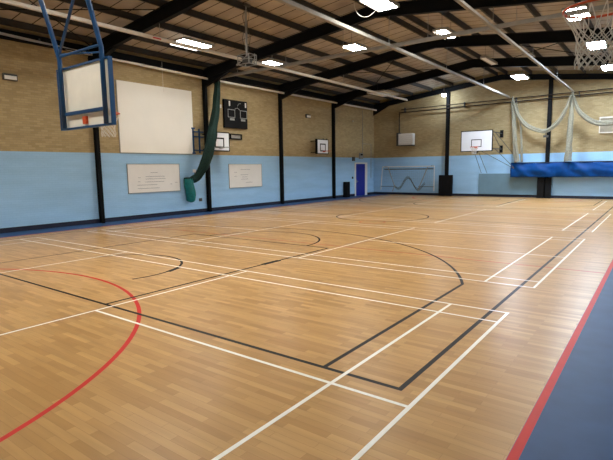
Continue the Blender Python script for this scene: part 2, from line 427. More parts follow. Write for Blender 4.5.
# ------------------------------------------------------------------ lamps
def ceiling_lamp(x, y, lab, lit=True, strip=0, w2=.28, zt=6.52, hx=.34, hy=.68, first=None, group='square ceiling light panels'):
    t = thing('ceiling_light', lab, 'ceiling light', (x, y, zt), group)
    m = MB(); m.box(x - hx, x + hx, y - hy, y + hy, zt, zt + .07, bev=.015)
    m.box(x - hx, x - hx + .03, y - hy, y + hy, zt - .03, zt); m.box(x + hx - .03, x + hx, y - hy, y + hy, zt - .03, zt)
    m.build('housing', M['rail_grey'], t)
    w2 = min(w2, hx - .04)
    d = MB(); d.box(x - w2, x + w2, y - hy + .04, y + hy - .04, zt - .022, zt - .002); d.build('diffuser', (M['lamp_cool'] if y > 17 else M['lamp']) if lit else M['off_diff'], t)
    if strip:
        q = MB(); q.box(x - .62, x - .56, y - .6, y + .6, zt - .05, zt - .02); q.build('glowing_edge', M['lamp_strip'], t)  # glow stands in for lamplight reflected by the housing edge
        for sy in (-.48, .48): q = MB(); q.box(x - .62, x - .34, y + sy - .02, y + sy + .02, zt - .02, zt); q.build('bracket', M['grey'], t)
    for sy in (-hy * .7, hy * .7):
        w = MB(); w.tube([(x, y + sy, zt + .07), (x, y + sy, rz(x, RT) + .1)], .006, 5); w.build('suspension_wire', M['dgrey'], t)
    return t
G = 'ceiling light panels in rows under the roof'
ceiling_lamp(-5.82, 8.7, 'lit ceiling light with a thin bright reflecting edge above the big screen', strip=1, w2=.2)
ceiling_lamp(-5.95, 13.45, 'small lit ceiling light over the left side above the scoreboard wall', w2=.22, zt=6.58)
ceiling_lamp(-1.75, 13.5, 'bright lit ceiling light left of the ridge near the crossing track', zt=6.6, strip=0)
ceiling_lamp(1.5, 9.2, 'largest and nearest bright ceiling light cut by the top edge of the photo', hy=.58)
ceiling_lamp(1.8, 13.55, 'lit ceiling light just behind the crossing grey track right of centre', w2=.13, zt=6.55, hx=.28, hy=.6)
ceiling_lamp(1.9, 23.9, 'lit ceiling light near the far end just right of centre')
ceiling_lamp(5.8, 13.9, 'lit ceiling light seen through the rim of the near hoop')
ceiling_lamp(5.85, 18.8, 'lit ceiling light seen through the lower netting of the near hoop')
ceiling_lamp(5.85, 24.2, 'lit ceiling light at the right edge just below the near hoop net')
ceiling_lamp(-4.95, 21.75, 'unlit pale ceiling light panel near the far left corner', lit=False, zt=6.12, hx=.55, hy=.95, w2=.5)
ceiling_lamp(1.75, 18.9, 'unlit narrow grey ceiling light under the fourth roof bay right of the ridge', lit=False, hx=.14, hy=.85)
for x, y in ((-1.85, 3.4), (1.75, 3.4), (5.8, 3.4), (5.8, 8.8), (-6, -1.2), (-1.85, -1.6), (1.75, -1.6)):  # unseen lamps added to light the near court
    ceiling_lamp(x, y, 'unseen ceiling light added over the near court outside the photo', group='added lights above the near court')
t = thing('floodlight', 'small round floodlight glowing cold white near the far gable', 'floodlight', (-3.25, 26.7, 6.5))
m = MB(); m.tube([(-3.25, 26.7, 6.5), (-3.25, 26.7, 6.58), (-3.25, 26.7, 6.66)], [.17, .15, .06], 16); m.build('housing', M['dgrey'], t, True)
m = MB(); m.sphere((-3.25, 26.7, 6.44), .14, 16, sc=(1, 1, .75)); m.build('lens', M['flood'], t, True)
m = MB(); m.tube([(-3.25, 26.7, 6.66), (-3.25, 26.7, 7.1)], .016, 6); m.build('stem', M['grey'], t)
for nm, y, z, lab in (('emergency_light', 3.55, 4.98, 'pale bulkhead emergency light high on the left wall at the photo edge'),
                      ('emergency_light', 19.6, 5.0, 'small dark bulkhead light high above the second side backboard')):
    t = thing(nm, lab, 'wall light', (XL, y, z - .1))
    m = MB(); m.box(XL + .002, XL + .07, y - .22, y + .22, z - .11, z + .09, bev=.01); m.build('casing', M['dgrey'], t)
    m = MB(); m.box(XL + .07, XL + .1, y - .18, y + .18, z - .09, z + .03, bev=.008); m.build('lens', M['white'], t)

# ------------------------------------------------------------------ basketball helpers
def ring(mb, cx, cy, cz, r, tr): mb.tube([(cx + r * math.cos(2 * PI * i / 40), cy + r * math.sin(2 * PI * i / 40), cz) for i in range(40)], tr, 8, closed=True)
def net(cx, cy, cz, R, L, cr, strands=12, top_long=.36):
    m = MB(); N = 20
    for k in range(strands):
        for sg in (-1, 1):
            pts = []
            for i in range(N + 1):
                u = i / N
                # long loops near the ring, tight diamonds lower down
                tw = u * .5 if u < top_long else top_long * .5 + (u - top_long) * 2.8
                a = 2 * PI * k / strands + sg * tw
                rr = R * (1 - .42 * math.sin(PI / 2 * min(1, u / .5)) ** 1.6 - .06 * max(0, u - .5))
                sag = .012 * math.sin(k * 2.3 + sg + u * 7)
                pts.append((cx + (rr + sag * u) * math.cos(a), cy + (rr + sag * u) * math.sin(a), cz - .012 - u * L))
            m.tube(pts, cr, 4)
    return m

# near hoop on the right wall (only the ring and net reach into the photo)
hx, hy, hz = 7.77, .8, 3.05
t = thing('basketball_hoop', 'orange basketball hoop with white net hanging close at the top right corner', 'basketball hoop', (8.3, hy, 2.6))
m = MB(); ring(m, hx, hy, hz, .228, .0095)
m.build('rim', M['orange'], t, True)
m = MB(); m.box(hx + .22, 8.16, hy - .06, hy + .06, hz - .01, hz + .004); m.box(8.15, 8.17, hy - .09, hy + .09, hz - .14, hz + .06)
for s in (-1, 1): m.tube([(hx + .16, hy + s * .16, hz), (8.16, hy + s * .07, hz - .005)], .009, 6)
for s in (-1, 1): m.tube([(hx + .22, hy + s * .05, hz), (8.16, hy + s * .05, hz - .13)], .008, 6)
m.build('rim_bracket', M['orange'], t)
net(hx, hy, hz, .225, .4, .0034, 15).build('net', M['cord'], t)
m = MB(); m.box(8.18, 8.21, hy - .9, hy + .9, 2.9, 3.95); m.build('backboard', M['board_white'], t)
m = MB()
for y in (hy - .5, hy + .5):
    m = MB()
    for zz in (3.05, 3.8): m.tube([(8.21, y, zz), (XR - .005, y, zz)], .025, 8)
    m.tube([(8.21, y, 3.8), (XR - .005, y, 3.05)], .018, 8)
    m.build('wall_arm', M['blue_steel'], t)

# left foreground goal seen from behind, hung from the first roof frame
by = 1.4; X0, X1 = -1.37, .46; Z0, Z1 = 2.74, 3.9
xa0, xb0 = -1.13, .33
t = thing('basketball_goal', 'blue framed basketball goal hanging from the roof seen from behind', 'basketball hoop', (-.45, by, Z0))
m = MB(); m.box(X0 + .03, X1 - .03, by + .015, by + .045, Z0 + .03, Z1 - .03); m.build('backboard', M['board_cream'], t)
m = MB()
for a in ((X0, X0 + .035), (X1 - .035, X1)): m.box(a[0], a[1], by - .02, by + .055, Z0, Z1)
for a in ((Z0, Z0 + .035), (Z1 - .035, Z1)): m.box(X0 + .035, X1 - .035, by - .02, by + .06, a[0], a[1])
m.box(xa0, xb0, by - .06, by - .01, 3.0, 3.06)
m.build('board_frame', M['blue_steel'], t)
xa, xb = -1.13, .33
def ly(zz): return by - .06 - .27 * max(0, zz - 4.1)
ztop = 6.95
for x in (xa, xb):
    m = MB(); m.tube([(x, by - .06, Z0 + .02), (x, by - .06, 4.05), (x, ly(4.6), 4.6), (x, ly(ztop), ztop)], .042, 10); m.build('hanging_pole', M['blue_steel'], t, True)
m = MB(); m.tube([(xa, ly(4.08), 4.1), (xb, ly(4.08), 4.1)], .025, 8); m.build('cross_bar', M['blue_steel'], t)
m = MB(); m.tube([(xa, ly(4.12), 4.12), (xb, ly(5.16), 5.16)], .028, 8); m.tube([(xa + .02, ly(4.15), 4.14), (xb, by - .02, 3.98)], .016, 6); m.build('diagonal_brace', M['blue_steel'], t)
m = MB(); m.tube([(xa - .05, ly(5.2) - .02, 5.26), (xa + .06, ly(5.2) - .02, 5.2)], .07, 10); m.build('pivot_joint', M['door_blue'], t)
m = MB(); m.box(xa - .15, xb + .15, .62, .72, 6.93, 7.0); m.build('roof_clamp', M['steel'], t)
hx2, hy2 = -.45, by + .44
m = MB(); m.box(hx2 - .06, hx2 + .06, by - .03, by + .014, 2.81, 2.95); m.box(hx2 - .06, hx2 + .06, by + .046, hy2 - .22, 3.02, 3.05); ring(m, hx2, hy2, 3.04, .225, .01)
m.build('rim', M['orange'], t, label='orange rim and its bolted rear bracket')
net(hx2, hy2, 3.03, .222, .42, .006, 10).build('net', M['cord'], t)

# far goal
fy = 25.5; X0, X1 = -1.68, .18; Z0, Z1 = 2.79, 4.02; cx = -.75
t = thing('basketball_goal', 'white backboard with orange rim standing out from the far end wall', 'basketball hoop', (cx, fy, Z0))
m = MB(); m.box(X0 + .02, X1 - .02, fy, fy + .03, Z0 + .02, Z1 - .02); m.build('backboard', M['board_white'], t)
m = MB(); e = .045
m.box(X0, X1, fy - .005, fy + .05, Z0, Z0 + e); m.box(X0, X1, fy - .005, fy + .05, Z1 - e, Z1)
m.box(X0, X0 + e, fy - .005, fy + .05, Z0 + e, Z1 - e); m.box(X1 - e, X1, fy - .005, fy + .05, Z0 + e, Z1 - e)
m.build('board_frame', M['steel'], t)
m = MB(); a = .3; zz0, zz1 = 3.05, 3.5; e = .04
m.box(cx - a, cx + a, fy - .004, fy, zz0, zz0 + e); m.box(cx - a, cx + a, fy - .004, fy, zz1 - e, zz1); m.box(cx - a, cx - a + e, fy - .004, fy, zz0 + e, zz1 - e); m.box(cx + a - e, cx + a, fy - .004, fy, zz0 + e, zz1 - e)
m.build('target_square', M['black'], t)
m = MB(); ring(m, cx, fy - .38, 3.05, .225, .014); m.box(cx - .05, cx + .05, fy - .16, fy - .006, 2.98, 3.06); m.build('rim', M['orange'], t)
net(cx, fy - .38, 3.04, .222, .4, .006, 8).build('net', M['cord'], t)
for x in (-1.4, .12):
    m = MB()
    for zz in (2.95, 3.9): m.tube([(x, fy + .05, zz), (x, YF - .06, zz)], .025, 6)
    m.tube([(x, fy + .06, 3.9), (x, YF - .06, 2.95)], .02, 6)
    m.build('wall_arm', M['dgrey'], t)
for zc in (2.95, 3.88):
    m = MB(); m.box(.02, .2, YF - .08, YF - .003, zc - .22, zc + .22); m.build('wall_bracket', M['black'], t)
    m = MB(); m.box(-1.5, -1.32, YF - .08, YF - .003, zc - .22, zc + .22); m.build('wall_bracket', M['black'], t)
m = MB(); m.tube([(.1, fy + .8, 3.9), (1.15, 27.2, 2.35)], .018, 6); m.tube([(.1, fy + .8, 2.95), (1.3, 27.2, 1.5)], .018, 6); m.tube([(cx + .3, fy + .06, 2.8), (1.25, 27.2, 1.62)], .016, 6)
m.tube([(cx - .15, fy + .06, 2.83), (cx - .3, YF - .03, 1.5)], .016, 6); m.tube([(cx + .1, fy + .06, 2.83), (cx + .05, YF - .03, 1.5)], .016, 6)  # two thin dark bars from under the board down to the wall
m.build('stay_wires_and_bars', M['dgrey'], t)

# side wall practice baskets
def side_basket(y0, y1, lab, rim):
    z0, z1 = 2.78, 3.66; bx = -8.2
    t = thing('practice_backboard', lab, 'basketball hoop', (bx, (y0 + y1) / 2, z0))
    m = MB(); m.box(bx - .02, bx, y0 + .02, y1 - .02, z0 + .02, z1 - .02); m.build('backboard', M['board_white'], t)
    m = MB(); e = .045
    m.box(bx - .14, bx + .006, y0, y1, z0, z0 + e); m.box(bx - .14, bx + .006, y0, y1, z1 - e, z1); m.box(bx - .14, bx + .006, y0, y0 + e, z0 + e, z1 - e); m.box(bx - .14, bx + .006, y1 - e, y1, z0 + e, z1 - e)
    m.build('board_frame', M['black'], t)
    c = (y0 + y1) / 2; a = .29; m = MB(); p, q = 3.0, 3.4; e = .065
    m.box(bx, bx + .004, c - a, c + a, q - e, q); m.box(bx, bx + .004, c - a, c - a + e, p, q - e); m.box(bx, bx + .004, c + a - e, c + a, p, q - e); m.box(bx, bx + .004, c - a, c + a, p - e, p)
    m.build('target_square', M['black'], t)
    m = MB(); ring(m, bx + .36, c, 2.95, .2, .01); m.box(bx + .007, bx + .17, c - .04, c + .04, 2.9, 2.96); m.build('rim', M[rim], t)
    m = MB()
    for y in (y0 + .15, y1 - .15):
        for zz in (2.88, 3.55): m.tube([(bx - .02, y, zz), (XL + .003, y, zz)], .025, 6)
    m.build('wall_arm', M['steel'], t)
    return t, bx
t, bx = side_basket(11.35, 12.62, 'practice backboard half hidden behind the dark green curtain', 'rail_grey')
m = MB()
for y in (10.9, 11.25): m.box(bx - .55, bx - .5, y - .025, y + .025, 2.7, 3.78)
for zz in (2.8, 3.4, 3.62): m.box(bx - .55, bx - .5, 10.88, 11.5, zz, zz + .05)
m.box(bx - .578, bx - .5, 10.84, 11.0, 3.76, 3.82); m.box(bx - .578, bx - .5, 10.84, 11.0, 2.66, 2.72)
m.build('folding_frame', M['blue_steel'], t)
m = MB()
for zz in (3.4, 3.62): m.box(XL + .002, XL + .07, 13.0, 14.0, zz, zz + .05)
for y in (13.0, 13.2, 13.95): m.box(XL + .002, XL + .07, y, y + .05, 3.45, 3.62)
m.build('folding_frame', M['black'], t)
m = MB(); m.box(XL + .002, XL + .01, 13.26, 13.94, 3.46, 3.61); m.build('sign_plate', M['rail_grey'], t)
t, bx = side_basket(19.72, 20.9, 'practice backboard on the left wall beside the fourth column', 'orange')
m = MB()
for y in (21.05, 21.4): m.box(bx - .5, bx - .45, y - .025, y + .025, 2.85, 3.75)
for zz in (2.95, 3.6): m.box(bx - .578, bx - .45, 20.7, 21.42, zz, zz + .05)
m.build('folding_frame', M['black'], t)

# ------------------------------------------------------------------ left wall things
def lw(mb, y0, y1, z0, z1, d0, d1, mi=0, bev=0): return mb.box(XL + d0, XL + d1, y0, y1, z0, z1, mi, bev)
t = thing('projection_screen', 'large blank white panel high on the left wall between two columns', 'screen', (XL, 9.1, 2.64))
m = MB(); lw(m, 7.3, 10.93, 2.66, 5.4, .004, .03); m.build('screen_sheet', M['screen'], t)
m = MB(); lw(m, 7.3, 10.93, 2.63, 2.66, .004, .04); lw(m, 7.27, 7.3, 2.63, 5.4, .004, .035); m.build('edge_batten', M['rail_grey'], t)
def scribble(mb, y, z, L, amp=.012, d=.024):
    n = max(6, int(L / .03)); pts = [(XL + d, y + L * i / n, z + amp * math.sin(i * 2.1 + y * 7) * random.uniform(.4, 1.2)) for i in range(n + 1)]
    for a, c in zip(pts, pts[1:]):
        mb.add([(a[0], a[1], a[2] - .007), (c[0], c[1], c[2] - .007), (c[0], c[1], c[2] + .007), (a[0], a[1], a[2] + .007)], [(0, 1, 2, 3)])
def whiteboard(y0, y1, z0, z1, lab, lines):
    t = thing('whiteboard', lab, 'whiteboard', (XL, (y0 + y1) / 2, z0))
    m = MB(); lw(m, y0 + .02, y1 - .02, z0 + .02, z1 - .02, .004, .022); m.build('writing_surface', M['white'], t)
    m = MB(); lw(m, y0, y0 + .02, z0, z1, .004, .03); lw(m, y1 - .02, y1, z0, z1, .004, .03); lw(m, y0 + .02, y1 - .02, z0, z0 + .02, .004, .05); lw(m, y0 + .02, y1 - .02, z1 - .02, z1, .004, .03); m.build('frame', M['grey'], t)
    m = MB()
    for y, z, L in lines: scribble(m, y, z, L)
    m.build('faint_writing', M['ink'], t)
whiteboard(7.53, 10.08, 1.04, 2.22, 'wider whiteboard with faint writing below the big blank screen',
           [(8.6, 1.86, .35), (8.35, 1.7, .95), (8.35, 1.6, .98), (8.3, 1.48, .95), (8.0, 1.66, .12), (7.98, 1.5, .12), (7.95, 1.36, .95), (7.95, 1.22, 1.05), (9.55, 1.36, .12), (9.8, 1.42, .14)])
whiteboard(13.05, 15.43, 1.03, 2.21, 'whiteboard below the black scoreboard on the left wall',
           [(13.85, 1.93, .7), (13.85, 1.67, .55), (13.95, 1.56, .4), (13.9, 1.45, .5), (14.2, 1.28, .5), (13.4, 1.8, .2), (13.4, 1.6, .2)])
t = thing('scoreboard', 'black square scoreboard with pale number windows high on the left wall', 'scoreboard', (XL, 13.58, 3.93))
m = MB(); lw(m, 12.8, 14.36, 3.93, 5.27, .004, .12, bev=.01); m.build('casing', M['black'], t)
def win(y0, y1, z0, z1, nm='digit_window'):
    m = MB(); e = .03
    lw(m, y0, y1, z0, z0 + e, .12, .128); lw(m, y0, y1, z1 - e, z1, .12, .128); lw(m, y0, y0 + e, z0, z1, .12, .128); lw(m, y1 - e, y1, z0, z1, .12, .128); m.build(nm, M['grey'], t)
win(13.02, 13.5, 4.43, 4.82); win(13.85, 14.33, 4.43, 4.82)
for y0 in (13.1, 14.2):
    m = MB(); lw(m, y0, y0 + .09, 4.97, 5.2, .12, .128); m.build('pale_digit', M['white'], t)
for y0 in (13.15, 13.9):
    m = MB(); lw(m, y0, y0 + .3, 4.3, 4.4, .12, .128); m.build('pale_label', M['grey'], t)
m = MB(); m.tube([(XL + .124, 13.68, 5.0), (XL + .124, 13.76, 5.12), (XL + .124, 13.9, 5.14)], .014, 5); m.tube([(XL + .124, 13.5, 4.85), (XL + .124, 13.66, 4.92), (XL + .124, 13.85, 4.82)], .014, 5); m.build('dial_mark', M['grey'], t)
m = MB(); lw(m, 12.52, 12.68, 4.83, 4.99, .003, .06, bev=.008); m.single('junction_box', M['white'], 'small white box on the wall left of the scoreboard', 'box')

# green divider curtain bundled on the left wall
t = thing('divider_curtain', 'dark green bundled divider curtain swept down beside the side backboard', 'curtain', (-8.38, 12, 1.2))
path = [(-8.33, 12.12, 5.92), (-8.33, 12.08, 5.5), (-8.3, 11.98, 5.0), (-8.24, 11.82, 4.4), (-8.1, 11.55, 3.9), (-7.98, 11.34, 3.5), (-7.92, 11.16, 3.0), (-7.95, 10.98, 2.5), (-8.1, 10.9, 2.1), (-8.3, 10.8, 1.8), (-8.42, 10.72, 1.62), (-8.5, 10.55, 1.5)]
def smooth_path(p, n):
    p = [Vector(q) for q in p]; out = []
    for i in range(len(p) - 1):
        a = p[max(i - 1, 0)]; b = p[i]; c = p[i + 1]; d = p[min(i + 2, len(p) - 1)]
        for k in range(n):
            t_ = k / n
            out.append(.5 * ((2 * b) + (c - a) * t_ + (2 * a - 5 * b + 4 * c - d) * t_ * t_ + (3 * b - a - 3 * c + d) * t_ ** 3))
    return out + [p[-1]]
pp = smooth_path(path, 4); n = len(pp)
rr = [.12 + .08 * math.sin(PI * min(1, i / n * .9)) for i in range(n)]
m = MB(); m.tube(pp, rr, 28, lobes=6, depth=.14, rnd=.25); m.build('netting', M['green'], t, True)
m = MB(); m.tube([(-8.36, 12.12, 5.86), (-8.38, 12.12, 5.96)], .16, 14); m.build('top_hem', M['black'], t)
t = thing('storage_bag', 'teal vinyl bag hanging on the left wall below the green curtain', 'bag', (-8.6, 10.5, .5))
pp = smooth_path([(-8.56, 10.38, 1.56), (-8.55, 10.4, 1.3), (-8.54, 10.45, .95), (-8.55, 10.47, .65), (-8.57, 10.48, .52)], 5)
m = MB(); m.tube(pp, [.19, .19, .195, .2, .2, .205, .21, .21, .21, .21, .21, .205, .2, .19, .185, .18, .175, .16, .13, .09, .05], 24, lobes=5, depth=.05, rnd=.2); m.build('bag_body', M['teal'], t, True)
m = MB(); m.tube([(-8.56, 10.38, 1.5), (-8.56, 10.37, 1.62)], .17, 16, lobes=5, depth=.1); m.build('drawn_neck', M['green'], t)
for y, z, lab in ((10.9, 1.9, 'small white socket on the blue wall beside the green curtain'), (11.2, .58, 'small grey socket low on the wall left of the third column')):
    m = MB(); lw(m, y - .08, y + .08, z - .07, z + .07, .003, .04, bev=.006); m.single('wall_socket', M['white'] if z > 1 else M['dgrey'], lab, 'socket')
m = MB(); m.tube([(XL + .02, 10.9, 1.83), (XL + .03, 10.96, 1.65), (XL + .02, 10.93, 1.5), (XL + .02, 11.05, 1.45)], .012, 5); m.single('cable', M['black'], 'short dark cable loop below the white wall socket', 'cable')
# door
t = thing('door_1', 'deep blue door in a white frame near the far left corner', 'door', (XL, 25.65, 0)); structure(t)
m = MB(); lw(m, DY0, DY1, .02, 2.2, .006, .05); m.build('door_leaf', M['door_blue'], t)
m = MB(); lw(m, DY0 - .1, DY0, 0, 2.3, .003, .07); lw(m, DY1, DY1 + .3, 0, 2.3, .003, .07); lw(m, DY0, DY1, 2.21, 2.3, .003, .07); m.build('door_frame', M['white'], t)
m = MB(); m.tube([(XL + .05, DY0 + .12, 1.0), (XL + .1, DY0 + .12, 1.0), (XL + .1, DY0 + .26, 1.0)], .012, 6); lw(m, DY0 + .08, DY0 + .16, .9, 1.12, .05, .056); m.build('door_handle', M['grey'], t)
t = thing('fire_exit_box', 'small grey alarm box above the blue door', 'box', (XL, 25.7, 2.55))
m = MB(); lw(m, 25.5, 25.9, 2.55, 2.95, .003, .12, bev=.01); m.build('casing', M['grey'], t)
m = MB(); lw(m, 25.55, 25.85, 2.78, 2.9, .12, .125); m.build('dark_panel', M['black'], t)
m = MB(); lw(m, 24.6, 24.86, 2.4, 2.68, .003, .1, bev=.01); m.single('sounder', M['dgrey'], 'small dark sounder on the wall left of the blue door top', 'alarm')
m = MB(); lw(m, 24.58, 24.7, 1.2, 1.34, .003, .05, bev=.005); m.single('light_switch', M['black'], 'small dark switch beside the blue door frame', 'switch')
m = MB(); m.tube([(XL + .02, 26.0, 2.96), (XL + .02, 26.0, 5.9)], .018, 6); m.single('wall_conduit', M['rail_grey'], 'thin pale conduit rising above the blue door', 'pipe')
m = MB(); m.tube([(XL + .02, 25.95, 3.6), (XL + .02, 27.2, 3.6), (XL + .02, 27.2, 1.2)], .018, 6); m.single('wall_conduit', M['grey'], 'thin conduit turning down the wall between door and corner', 'pipe')
m = MB(); lw(m, 23.42, 23.86, .0, 1.02, .03, .3, bev=.02); m.single('foam_block', M['black'], 'black upright pad against the left wall before the blue door', 'pad')
m = MB(); lw(m, 24.62, 24.7, 5.0, 5.1, .003, .06); m.single('wall_sensor', M['white'], 'tiny white sensor high on the left wall before the corner', 'sensor')
m = MB(); m.tube([(-8.5, 9.25, 5.15), (-8.5, 9.25, 6.35)], .008, 4); m.single('pull_cord', M['cord'], 'thin white pull cord hanging over the big blank screen', 'cord')

# ------------------------------------------------------------------ far wall things
def fw(mb, x0, x1, z0, z1, d0, d1, mi=0, bev=0): return mb.box(x0, x1, YF - d1, YF - d0, z0, z1, mi, bev)
t = thing('wall_heater', 'white box heater high on the far wall left of the first end column', 'heater', (-6.3, YF, 3.38))
m = MB(); fw(m, -6.62, -5.55, 3.45, 4.22, .1, .5, bev=.03); m.build('casing', M['white'], t)
m = MB()
for k in range(5): fw(m, -6.52, -5.65, 3.53 + k * .13, 3.535 + k * .13, .5, .506)
m.build('louvre', M['rail_grey'], t)
m = MB(); fw(m, -6.8, -6.64, 3.4, 4.3, .003, .42); fw(m, -6.62, -5.6, 3.38, 3.44, .003, .42); m.build('bracket', M['dgrey'], t)
t = thing('gas_pipe', 'twin dark pipe running along the far wall and down to the heater', 'pipe', (0, YF, 4.3))
m = MB(); m.tube([(-6.75, YF - .08, 4.3), (-6.75, YF - .08, 5.6), (-6.7, YF - .24, 5.66), (8.6, YF - .24, 5.78)], .035, 8); m.build('lower_pipe', M['pipe'], t)
m = MB(); m.tube([(-6.55, YF - .24, 5.86), (8.6, YF - .24, 5.98)], .028, 8); m.build('upper_pipe', M['pipe'], t)
m = MB()
for x in (-6.3, -2.2, .9, 4.2, 7): m.box(x - .02, x + .02, YF - .24, YF - .003, 5.66, 5.98)
m.build('pipe_clip', M['dgrey'], t)
# small folded goal
gy = 27.3
t = thing('football_goal', 'small white framed goal folded against the far wall with sagging net', 'goal', (-6, gy, .2))
GX0, GX1, GZ0, GZ1 = -7.88, -4.03, .36, 1.97
m = MB(); m.tube([(GX0 - .12, gy, GZ0), (GX0, gy, GZ1), (GX1, gy, GZ1), (GX1, gy, GZ0 - .05)], .034, 8); m.build('goal_frame', M['rail'], t)
m = MB(); m.tube([(GX0 + .5, gy - .1, GZ1 - .04), (GX0 + 1.0, gy - .1, .62), (GX0 + .85, gy - .1, .25)], .03, 8); m.build('side_stay', M['rail_grey'], t); m = MB(); m.tube([(GX1 - .42, gy - .1, GZ1 - .04), (GX1 - .95, gy - .1, .68), (GX1 - 1.1, gy - .1, .3)], .03, 8); m.build('side_stay', M['rail_grey'], t)
m = MB(); m.tube([(GX0 - .1, gy - .04, .6), (GX0 + .95, gy - .04, .6)], .022, 6); m.tube([(GX1 - 1.1, gy - .04, .6), (GX1, gy - .04, .6)], .022, 6); m.tube([(GX0 + .1, gy + .12, GZ1 - .17), (GX1 - .1, gy + .12, GZ1 - .17)], .03, 8); m.build('ground_bar', M['dgrey'], t)
m = MB(); n = 60
for row in range(5):
    pts = []
    for i in range(n + 1):
        u = i / n; x = GX0 + .9 + u * 2.3
        zz = .85 + .45 * math.sin(u * 9.2 + 3.6) * (.5 + .5 * math.sin(u * PI)) - .04 * row + .02 * math.sin(i * 1.7 + row * 2)
        pts.append((x, gy - .02 + .015 * row, zz))
    m.tube(pts, .010, 4)
for k in range(26):
    x = GX0 + .15 + k * .145
    zt = GZ1 - .03; zb = .72 + .22 * math.sin(k * .8)
    m.tube([(x, gy + .06, zt), (x + .03, gy + .07, (zt + zb) / 2), (x, gy + .06, zb)], .0022, 3)
for k in range(9): m.tube([(GX0 + .05, gy + .06, GZ1 - .1 - k * .12), (GX1 - .05, gy + .06, GZ1 - .1 - k * .12)], .0022, 3)
m.build('goal_net', M['dgrey'], t)
m = MB()
for x in (GX0 + .2, GX1 - .2): m.box(x - .03, x + .03, gy - .02, YF - .003, GZ1 - .02, GZ1 + .05)
m.build('wall_hook', M['dgrey'], t)
t = None
for x0, x1, lab in ((-3.7, -2.8, 'wide black padded post cover standing at the first end wall column'),):
    m = MB(); fw(m, x0, x1, .0, 1.38, .21, .42, bev=.03); m.single('column_pad', M['black'], lab, 'pad', 'black pads around the end wall columns')
for x0, x1, lab in ((2.3, 2.68, 'black pad left of the thin gap under the blue vinyl cover'), (2.73, 3.05, 'black pad right of the thin gap under the blue vinyl cover')):
    m = MB(); fw(m, x0, x1, .0, 1.22, .21, .36, bev=.02); m.single('column_pad', M['black'], lab, 'pad', 'black pads around the end wall columns')
m = MB(); fw(m, -1.18, 2.29, .17, 1.45, .03, .09, bev=.01); m.single('wall_patch', M['patch_grey'], 'thin grey blue rectangle low on the far wall under the basketball goal', 'panel')  # thin grey-blue rectangle laid over part of the wall
# long blue vinyl cover
t = thing('vinyl_cover', 'long blue vinyl cover slung along the far wall at head height', 'cover', (4.7, 27.2, 1.2))
m = MB(); nx, nz = 150, 12; x0, x1 = .85, 8.6; vs = []; fs = []
for i in range(nx + 1):
    x = x0 + (x1 - x0) * i / nx
    for j in range(nz + 1):
        v = j / nz
        z = 1.24 + .83 * v + .02 * math.sin(x * 2.1) * (v - .3)
        y = 27.08 - .1 * math.sin(PI * v) + .05 * noise.noise(Vector((x * 2.4 + v * 1.6, v * 3, 0))) + .035 * math.sin(x * 6 + v * 4 + 2 * noise.noise(Vector((x, v, 3))))
        vs.append((x, y, z))
for i in range(nx):
    for j in range(nz):
        a = i * (nz + 1) + j; fs.append((a, a + 1, a + nz + 2, a + nz + 1))
k = len(vs); vs += [(p[0], 27.3 - .0, p[2]) for p in vs[:]]
fs += [tuple(q + k for q in f) for f in fs[:]]
for i in range(nx):
    a = i * (nz + 1); fs.append((a, a + nz + 1, a + nz + 1 + k, a + k)); a += nz; fs.append((a, a + nz + 1, a + nz + 1 + k, a + k))
for j in range(nz):
    a = j; fs.append((a, a + 1, a + 1 + k, a + k)); a = nx * (nz + 1) + j; fs.append((a, a + 1, a + 1 + k, a + k))
m.add(vs, fs); m.build('cover_sheet', M['mat_blue'], t, True)
m = MB(); m.box(x0, x1, 27.2, YF - .21, 2.06, 2.1); m.box(x0, x1, 27.05, 27.22, 2.07, 2.11); m.build('top_shelf', M['skirting'], t)
m = MB()
for x in (1.2, 4.4, 7.5): m.box(x, x + .05, 27.3, YF - .003, 1.95, 2.06)
m.build('wall_bracket', M['steel'], t)

# pale netting bunched and swagged at the far end
def bunch(path, radii, lab, lobes=5):
    pp = smooth_path(path, 8); n = len(pp); k = len(radii) - 1
    rr = []
    for i in range(n):
        u = i / (n - 1) * k; a = min(int(u), k - 1); rr.append(.72 * (radii[a] + (radii[a + 1] - radii[a]) * (u - a)))
    m = MB(); m.tube(pp, rr, 30, lobes=lobes, depth=.16, rnd=.3)
    return m.single('net_curtain', M['netting'], lab, 'netting', 'pale net curtains at the far end', smooth=True)
ny = 26.85
bunch([(.86, ny, 5.95), (.9, ny, 5.4), (.98, ny, 4.4), (1.08, ny, 3.2), (1.2, ny, 2.4), (1.26, ny, 2.13)], [.05, .12, .16, .17, .2, .2], 'pale net gathered in a vertical bunch right of the far backboard')
bunch([(1.06, ny + .1, 5.6), (1.3, ny + .12, 4.4), (1.42, ny + .12, 3.2), (1.48, ny + .12, 2.13)], [.04, .06, .08, .08], 'thin slack fold of net hanging beside the left vertical bunch', 3)
bunch([(3.96, ny, 5.93), (3.97, ny, 5.4), (3.94, ny, 4.4), (3.92, ny, 3.2), (3.92, ny, 2.4), (3.93, ny, 2.13)], [.05, .13, .17, .2, .24, .24], 'pale net gathered in a vertical bunch hanging over the middle of the blue cover')
bunch([(.9, ny - .1, 5.8), (1.2, ny - .1, 4.9), (1.7, ny - .1, 4.25), (2.3, ny - .1, 3.92), (2.75, ny - .1, 3.85), (3.2, ny - .1, 4.15), (3.6, ny - .1, 4.75), (3.9, ny - .1, 5.75)], [.06, .14, .15, .14, .15, .14, .13, .05], 'pale net swag drooping between the two vertical net bunches')
bunch([(4.02, ny - .1, 5.7), (4.3, ny - .1, 4.9), (4.75, ny - .1, 4.4), (5.3, ny - .1, 4.12), (6.1, ny - .1, 4.15), (7.2, ny - .1, 4.7), (7.9, ny - .1, 5.75)], [.06, .15, .16, .17, .16, .15, .05], 'pale net swag drooping out of the right edge of the photo')
